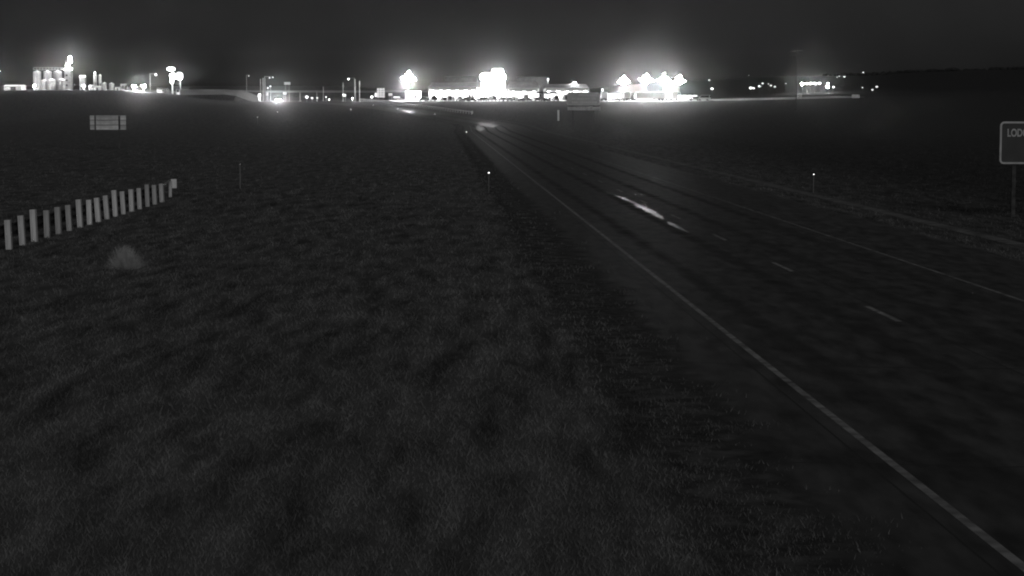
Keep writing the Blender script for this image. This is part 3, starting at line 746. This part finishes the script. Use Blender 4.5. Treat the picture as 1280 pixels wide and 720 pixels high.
canopy(535, 596, 108.7, 884, 16, 'long brightly lit fuel canopy left of the tall lit sign', 4)
canopy(637, 672, 110, 884, 16, 'middle fuel canopy with blazing forecourt beneath', 3)
canopy(682, 736, 109.8, 890, 16, 'right fuel canopy partly hidden behind the guide sign', 4)
canopy(671, 697, 114.6, 874, 5, 'dark flat canopy on a single column in front of the right canopy', 1, 0.7, False, 'dark')

def building(name, label, u0, u1, vw, vr, Y, depth, wallm='wall', nwin=6, litw='win', door=True):
    a, c = at(u0, vw, Y), at(u1, vw, Y); cx = (a.x+c.x)/2; w = c.x-a.x; z = hz(cx, Y); hh = a.z-z; zr = at(u0, vr, Y).z-z
    t = thing(name, label, 'building', (cx, Y+depth/2, z)); hd = depth/2
    MB().box((0, 0, hh/2-0.2), (w, depth, hh+0.4)).obj('wall', M[wallm], t)
    if zr > hh+0.1: MB().add([(-w/2-.4, -hd-.4, hh+.01), (w/2+.4, -hd-.4, hh+.01), (w/2+.4, hd+.4, hh+.01), (-w/2-.4, hd+.4, hh+.01), (-w/2+1, 0, zr), (w/2-1, 0, zr)],
                            [(0, 1, 5, 4), (1, 2, 5), (2, 3, 4, 5), (3, 0, 4), (3, 2, 1, 0)]).obj('roof', M['roof'], t)
    else: MB().box((0, 0, hh+0.3), (w+0.3, depth+0.3, 0.2)).obj('roof', M['roof'], t)
    for k in range(nwin):
        x = -w/2+w*(k+0.5)/nwin
        if door and k == nwin//2:
            dr = MB().box((x, -hd-0.03, 1.25), (min(2.0, w/nwin*0.8), 0.06, 2.5)).obj('door', M['glass'], t)
            MB().box((x+0.4, -hd-0.1, 1.1), (0.06, 0.06, 0.6)).obj('handle', M['galv'], dr); continue
        fr = MB().box((x, -hd-0.02, 1.7), (min(2.6, w/nwin*0.8), 0.08, min(1.6, hh*0.6))).obj('window', M['galv'], t)
        MB().box((x, -hd-0.07, 1.7), (min(2.4, w/nwin*0.72), 0.04, min(1.4, hh*0.5))).obj('pane', M[litw], fr)
    return t
building('store', 'wide pale store with grey roof behind the long fuel canopy', 536, 633, 109.5, 103, 912, 18, nwin=12)
building('store', 'pale store block with grey roof behind the middle canopy', 634, 674, 110, 102, 914, 18, nwin=6)
building('store', 'pale store block behind the right fuel canopy', 680, 736, 111, 105, 918, 16, nwin=7)
building('kiosk', 'small blown out lit kiosk under the lone floodlight mast', 507, 526, 113.5, 112.5, 905, 7, nwin=4)
building('service_building', 'long low white service building behind the parked trucks', 760, 832, 117, 117, 930, 8, nwin=12, door=False)
building('service_building', 'small low shed at the right end behind the service lot', 840, 872, 119.5, 119.5, 935, 6, nwin=5, litw='litdim', door=False)
# big far hall whose roof line shows above the canopies
building('far_hall', 'large dim hall whose roof edge shows above the long canopy', 556, 596, 96, 95, 1000, 30, 'roof', 5, 'glass')
building('far_hall', 'large dim hall whose roof edge shows above the middle canopy', 646, 686, 96.5, 95, 1005, 30, 'roof', 5, 'glass')

# tall lit sign in the middle of the services
Y = 900; p = at(616, 112, Y); z = hz(p.x, Y)+0.1
t = thing('pylon_sign', 'huge blinding lit sign in the middle of the services', 'lit sign', (p.x, Y, z))
def face(x0, x1, v0, v1, nm, m, r=0.6):
    a, c = at(x0, v0, Y), at(x1, v1, Y); f = MB(); w, h = c.x-a.x, a.z-c.z
    rplate(f, w, h, min(r, h*0.49, w*0.49), -0.3, 0.3); o = f.obj(nm, M[m], t); o.location = ((a.x+c.x)/2-p.x, 0, (a.z+c.z)/2-z); return o
M['blind'] = glow('blinding_sign_face', 40, True)
face(600, 632, 92, 101, 'lower_panel', 'blind', 1.4); face(602, 631, 101.6, 112, 'price_panel', 'blind', 1.0); face(615, 629, 86.5, 91.6, 'top_panel', 'blind', 0.88)
for s in (-3.6, 0, 3.6): MB().box((s, 0.45, (at(616, 90, Y).z-z)/2), (0.5, 0.28, at(616, 90, Y).z-z)).obj('leg', M['galv'], t)
for s in (-4.0, 0.5, 3.2): light(t, (s, -1.2, at(616, 96, Y).z-z), 1100, 0.6, 'sign_light')

# lit pylon sign at the left
Y = 905; p = at(219, 112, Y); z = hz(p.x, Y)
t = thing('pylon_sign', 'lit pylon sign with an oval top on two posts at the left', 'lit sign', (p.x, Y, z))
face(209, 218.5, 84.3, 88.3, 'oval_panel', 'signlit', 0.7); face(212, 220.5, 92, 99, 'left_panel', 'signlit', 0.9); face(220.8, 228, 91, 99.5, 'right_panel', 'signlit', 1.0)
face(213, 216.8, 99.7, 104.2, 'small_panel', 'signlit', 0.3)
for u in (215, 225): 
    q = at(u, 90, Y); MB().tube((q.x-p.x, 0.5, -0.2), (q.x-p.x, 0.5, q.z-z), 0.32 if u == 215 else 0.2).obj('post', M['white'], t)
light(t, (0.5, -1.5, at(219, 96, Y).z-z), 260, 0.5, 'sign_light')
building('shed', 'low white shed beside the lit pylon sign at the left', 220, 233.5, 112, 112, 900, 5, nwin=3, litw='glass', door=False)
building('shed', 'low grey shed under the arm lamp at the left', 196, 203, 112, 111, 902, 5, nwin=2, litw='glass', door=False)
building('shed', 'low dim shed just left of the lit pylon sign', 205, 211, 112.3, 111.5, 903, 5, 'roof', 2, 'glass', False)

# ------------------------------------------------------------------ grain plant
def silo(u0, u1, vt, Y, label, cone=0.18, vb=None):
    a, c = at(u0, vt, Y), at(u1, vt, Y); x = (a.x+c.x)/2; r = (c.x-a.x)/2; z = hz(x, Y); h = a.z-z
    z0 = 0 if vb is None else at(u0, vb, Y).z-z
    t = thing('silo', label, 'silo', (x, Y, z), 0, 'silos of the grain plant')
    b = MB(); pr = []; n = max(5, int((h-z0-cone*r*2)/0.45)); top = h-r*cone*2
    for k in range(n+1): pr.append((r*(1.0 if k % 2 else 0.985), z0+(top-z0)*k/n))
    b.lathe((0, 0, 0), pr, 20).obj('shell', M['silo'], t)
    MB().lathe((0, 0, top), [(r*1.02, 0), (r*0.2, r*cone*1.8), (r*0.2, r*cone*2+0.15)], 20).obj('roof', M['white'], t)
    MB().box((r*0.5, -r*0.9, z0+(h-z0)*0.45), (0.35, 0.1, (h-z0)*0.86)).obj('ladder', M['galv'], t)
    if z0 > 0.3:
        for s in (-1, 1):
            for q in (-1, 1): MB().box((s*r*0.65, q*r*0.65, z0/2), (0.2, 0.2, z0)).obj('leg', M['galv'], t)
for a in [(41, 51.6, 88, 922, 'leftmost tall silo of the back row under the catwalk'),
          (53.5, 64.5, 88, 922, 'second tall silo of the back row under the catwalk'),
          (66.5, 77.3, 88, 922, 'third tall silo of the back row, next to the light tower'),
          (50.5, 58, 99.5, 912, 'short silo in front, farthest left of the front row'),
          (60.3, 69.3, 98.5, 912, 'short silo in front, second of the front row'),
          (73, 81.5, 98.3, 912, 'short silo in front, against the light tower'),
          (128, 133.6, 103, 908, 'small pale silo, left of the last pair at the plant'),
          (136, 143, 103.4, 908, 'small pale silo, rightmost of the plant')]: silo(*a)
silo(116.4, 121.3, 92.5, 918, 'slim raised bin with a small lamp on top', 0.3, 103)
silo(123.3, 127, 93, 918, 'slim raised bin right of the one with a lamp', 0.3, 104)
Y = 922; a, c = at(42, 86.6, Y), at(84, 86.9, Y); z = hz(a.x, Y)
t = thing('catwalk', 'thin catwalk across the tops of the tall silos', 'catwalk', (a.x, Y, a.z))
MB().box(((c.x-a.x)/2, 0, -0.2), (c.x-a.x, 1.0, 0.12)).obj('deck', M['galv'], t)
b = MB()
for y in (-0.5, 0.5):
    b.tube((0, y, 0.75), (c.x-a.x, y, 0.75), 0.06, n=5)
    for k in range(12): b.tube(((c.x-a.x)*k/11, y, -0.2), ((c.x-a.x)*k/11, y, 0.75), 0.05, n=5)
b.obj('railing', M['galv'], t)
Y = 915; a, c = at(81.5, 88, Y), at(90, 88, Y); x = (a.x+c.x)/2; z = hz(x, Y); h = a.z-z; w = c.x-a.x
t = thing('elevator_tower', 'tall pale elevator tower carrying the brightest light of the plant', 'tower', (x, Y, z))
MB().box((0, 0, h/2), (w, 3.2, h)).obj('shaft', M['silo'], t, 0.05)
MB().prism([(-1.7, 0), (0, 1.3), (1.7, 0)], w+0.4, (0, 0, h+0.01)).obj('roof', M['white'], t)
for k in range(3): MB().box((-w*0.2, -1.63, h*(0.25+0.25*k)), (0.9, 0.06, 0.7)).obj('window', M['glass'], t)
hp = at(90, 77, Y).z-z
MB().tube((w*0.25, -0.6, h), (w*0.25, -0.6, hp+1.2), 0.18, 0.12).obj('mast', M['galv'], t)
for k, (dx, dz) in enumerate(((0.5, 0), (-0.8, -1.6), (0.4, 1.6))):
    hd = MB().box((w*0.25+dx-0.2, -0.9, hp+dz), (1.2, 0.5, 1.0)).obj('floodlight', M['galv'], t)
    MB().box((w*0.25+dx-0.2, -1.2, hp+dz), (1.05, 0.1, 0.9)).obj('lens', M['g200'], hd)
light(t, (w*0.25, -2.0, hp), 1100, 0.5)
def bin_box(name, label, u0, u1, v0, Y, m='silo', cat='bin'):
    a, c = at(u0, v0, Y), at(u1, v0, Y); x = (a.x+c.x)/2; z = hz(x, Y); h = a.z-z; w = c.x-a.x
    t = thing(name, label, cat, (x, Y, z))
    MB().box((0, 0, h/2), (w, w, h)).obj('wall', M[m], t, 0.04)
    MB().prism([(-w*0.55, 0), (0, min(1.0, h*0.25)), (w*0.55, 0)], w*1.08, (0, 0, h+0.01)).obj('roof', M['white'], t)
    for s in (-0.3, 0.3): MB().box((s*w, -w/2-0.02, h/2), (0.15, 0.08, h*0.9)).obj('rib', M['galv'], t)
    MB().box((0, -w/2-0.03, min(0.9, h*.4)), (w*0.3, 0.06, min(1.8, h*.8))).obj('hatch', M['dark'], t)
bin_box('square_bin', 'pale square bin right of the light tower', 99.8, 107, 96.8, 918)
bin_box('pump_house', 'low pump house right of the square bin', 111.5, 116.5, 107.5, 908, 'wall', 'shed')
bin_box('pump_house', 'low hut below the two raised slim bins', 118.5, 125.5, 108.5, 908, 'wall', 'shed')
bin_box('pump_house', 'tiny white hut right of the rightmost small silo', 144.5, 150, 109.6, 905, 'white', 'shed')
bin_box('pump_house', 'grey hut between the plant and the two low floodlights', 151, 157.5, 106.5, 910, 'roof', 'shed')
bin_box('pump_house', 'wide low pale store left of the tall silos', 8, 30, 107.5, 912, 'wall', 'shed')
pole_lamp(118.7, 91, 916, 30, 'small lamp over the slim raised bin', 'g40', 1, 0, 0.35)

# ------------------------------------------------------------------ lights on the hillside at the right
def yard_light(u, v, m, r, where, I=0, Y=None):
    if Y is None:
        Y = 1300.0
        for Yt in np.arange(1120, 1700, 5.0):
            q = at(u, v, Yt)
            if q.z-hz(q.x, Yt) < 5.0: Y = Yt; break
        else: Y = 1690
    p = at(u, v, Y); z = hz(p.x, Y); h = max(p.z-z, 1.5)
    t = thing('yard_light', where, 'yard light', (p.x, Y, p.z-h), 0, 'lights of the farms on the hillside')
    MB().tube((0, 0, -0.3), (0, 0, h+0.5), 0.12, 0.08, 6).obj('pole', M['dark'], t)
    MB().lathe((0, 0, h), [(r*0.5, -r*0.6), (r, 0), (r*0.7, r*0.6)], 8).obj('lens', M[m], t)
    if I: light(t, (0, -1.2, h), I, 0.3)
for a in [
    (886.5, 100.2, 'g10', 0.7, 'upper of two separate lights just right of the floodlight masts'),
    (890, 111, 'g10', 0.8, 'lower of two separate lights just right of the floodlight masts', 8),
    (936, 94.3, 'g3', 0.35, 'faint light high above the left hillside cluster'),
    (938.3, 110, 'g10', 0.8, 'leftmost low light of the left hillside cluster', 8),
    (942, 110.3, 'g10', 0.6, 'second low light of the left hillside cluster'),
    (949, 107.8, 'g10', 0.6, 'middle light of the left hillside cluster'),
    (953.3, 104.3, 'g10', 0.5, 'highest light of the left hillside cluster'),
    (960.5, 105, 'g3', 0.35, 'tiny faint light right of the highest one in the left cluster'),
    (963.6, 107, 'g3', 0.6, 'dim light toward the right of the left hillside cluster'),
    (968.6, 108.4, 'g3', 0.6, 'last dim light of the left hillside cluster'),
    (982.3, 104.5, 'g3', 0.45, 'faint single light left of the brightest hillside row'),
    (1003, 105, 'g200', 0.8, 'dazzling light at the left end of the hillside row', 500),
    (1008.5, 104.6, 'g40', 0.7, 'second light of the bright hillside row', 60),
    (1013, 104.3, 'g40', 0.9, 'third light of the bright hillside row', 160),
    (1018.7, 104.4, 'g40', 0.8, 'fourth light of the bright hillside row', 80),
    (1024.3, 104.2, 'g40', 0.7, 'last light of the bright hillside row', 60),
    (1034.3, 108.6, 'g200', 0.8, 'big bright light right of the hillside row', 240),
    (1035, 104.3, 'g40', 0.6, 'smaller light just above the big bright hillside one', 20),
    (1042, 109, 'g10', 0.6, 'small light right of the big bright hillside one'),
    (1046.5, 96.5, 'g10', 0.33, 'left of a close pair of lights high on the hillside'),
    (1049, 95.2, 'g10', 0.35, 'middle light of three high on the hillside'),
    (1055.5, 96, 'g10', 0.6, 'right of three lights high on the hillside'),
    (1079, 90.5, 'g10', 0.5, 'highest light on the hillside, toward the ridge'),
    (1078, 109.5, 'g10', 0.33, 'single light right of the bright row at mid slope'),
    (1090.5, 112.3, 'g3', 0.6, 'lower of the last two dim lights at the right'),
    (1096, 108.5, 'g3', 0.7, 'upper of the last two dim lights at the right'),
]: yard_light(*a)

# ------------------------------------------------------------------ thin haze added to imitate lens glare
hm = bpy.data.materials.new('glare_haze'); hm.use_nodes = True; n = hm.node_tree.nodes; n.clear()
ou = n.new('ShaderNodeOutputMaterial'); ad = n.new('ShaderNodeAddShader'); hm.node_tree.links.new(ad.outputs[0], ou.inputs['Volume'])
for k, (dens, g) in enumerate(((4.0e-5, 0.991), (1.3e-5, 0.94))):   # narrow lobe imitates lens bloom, wide lobe the veiling glare
    pv = n.new('ShaderNodeVolumePrincipled'); pv.inputs['Color'].default_value = col(0.95)
    pv.inputs['Density'].default_value = dens; pv.inputs['Anisotropy'].default_value = g
    hm.node_tree.links.new(pv.outputs[0], ad.inputs[k])
try: hm.cycles.volume_sampling = 'MULTIPLE_IMPORTANCE'; hm.cycles.homogeneous_volume = True
except Exception: pass
o = MB().box((0, 1000, 17), (2500, 2180, 52)).obj('haze', hm); o['kind'] = 'stuff'
tag(o, 'added thin haze imitating lens glare round the lamps', 'haze')
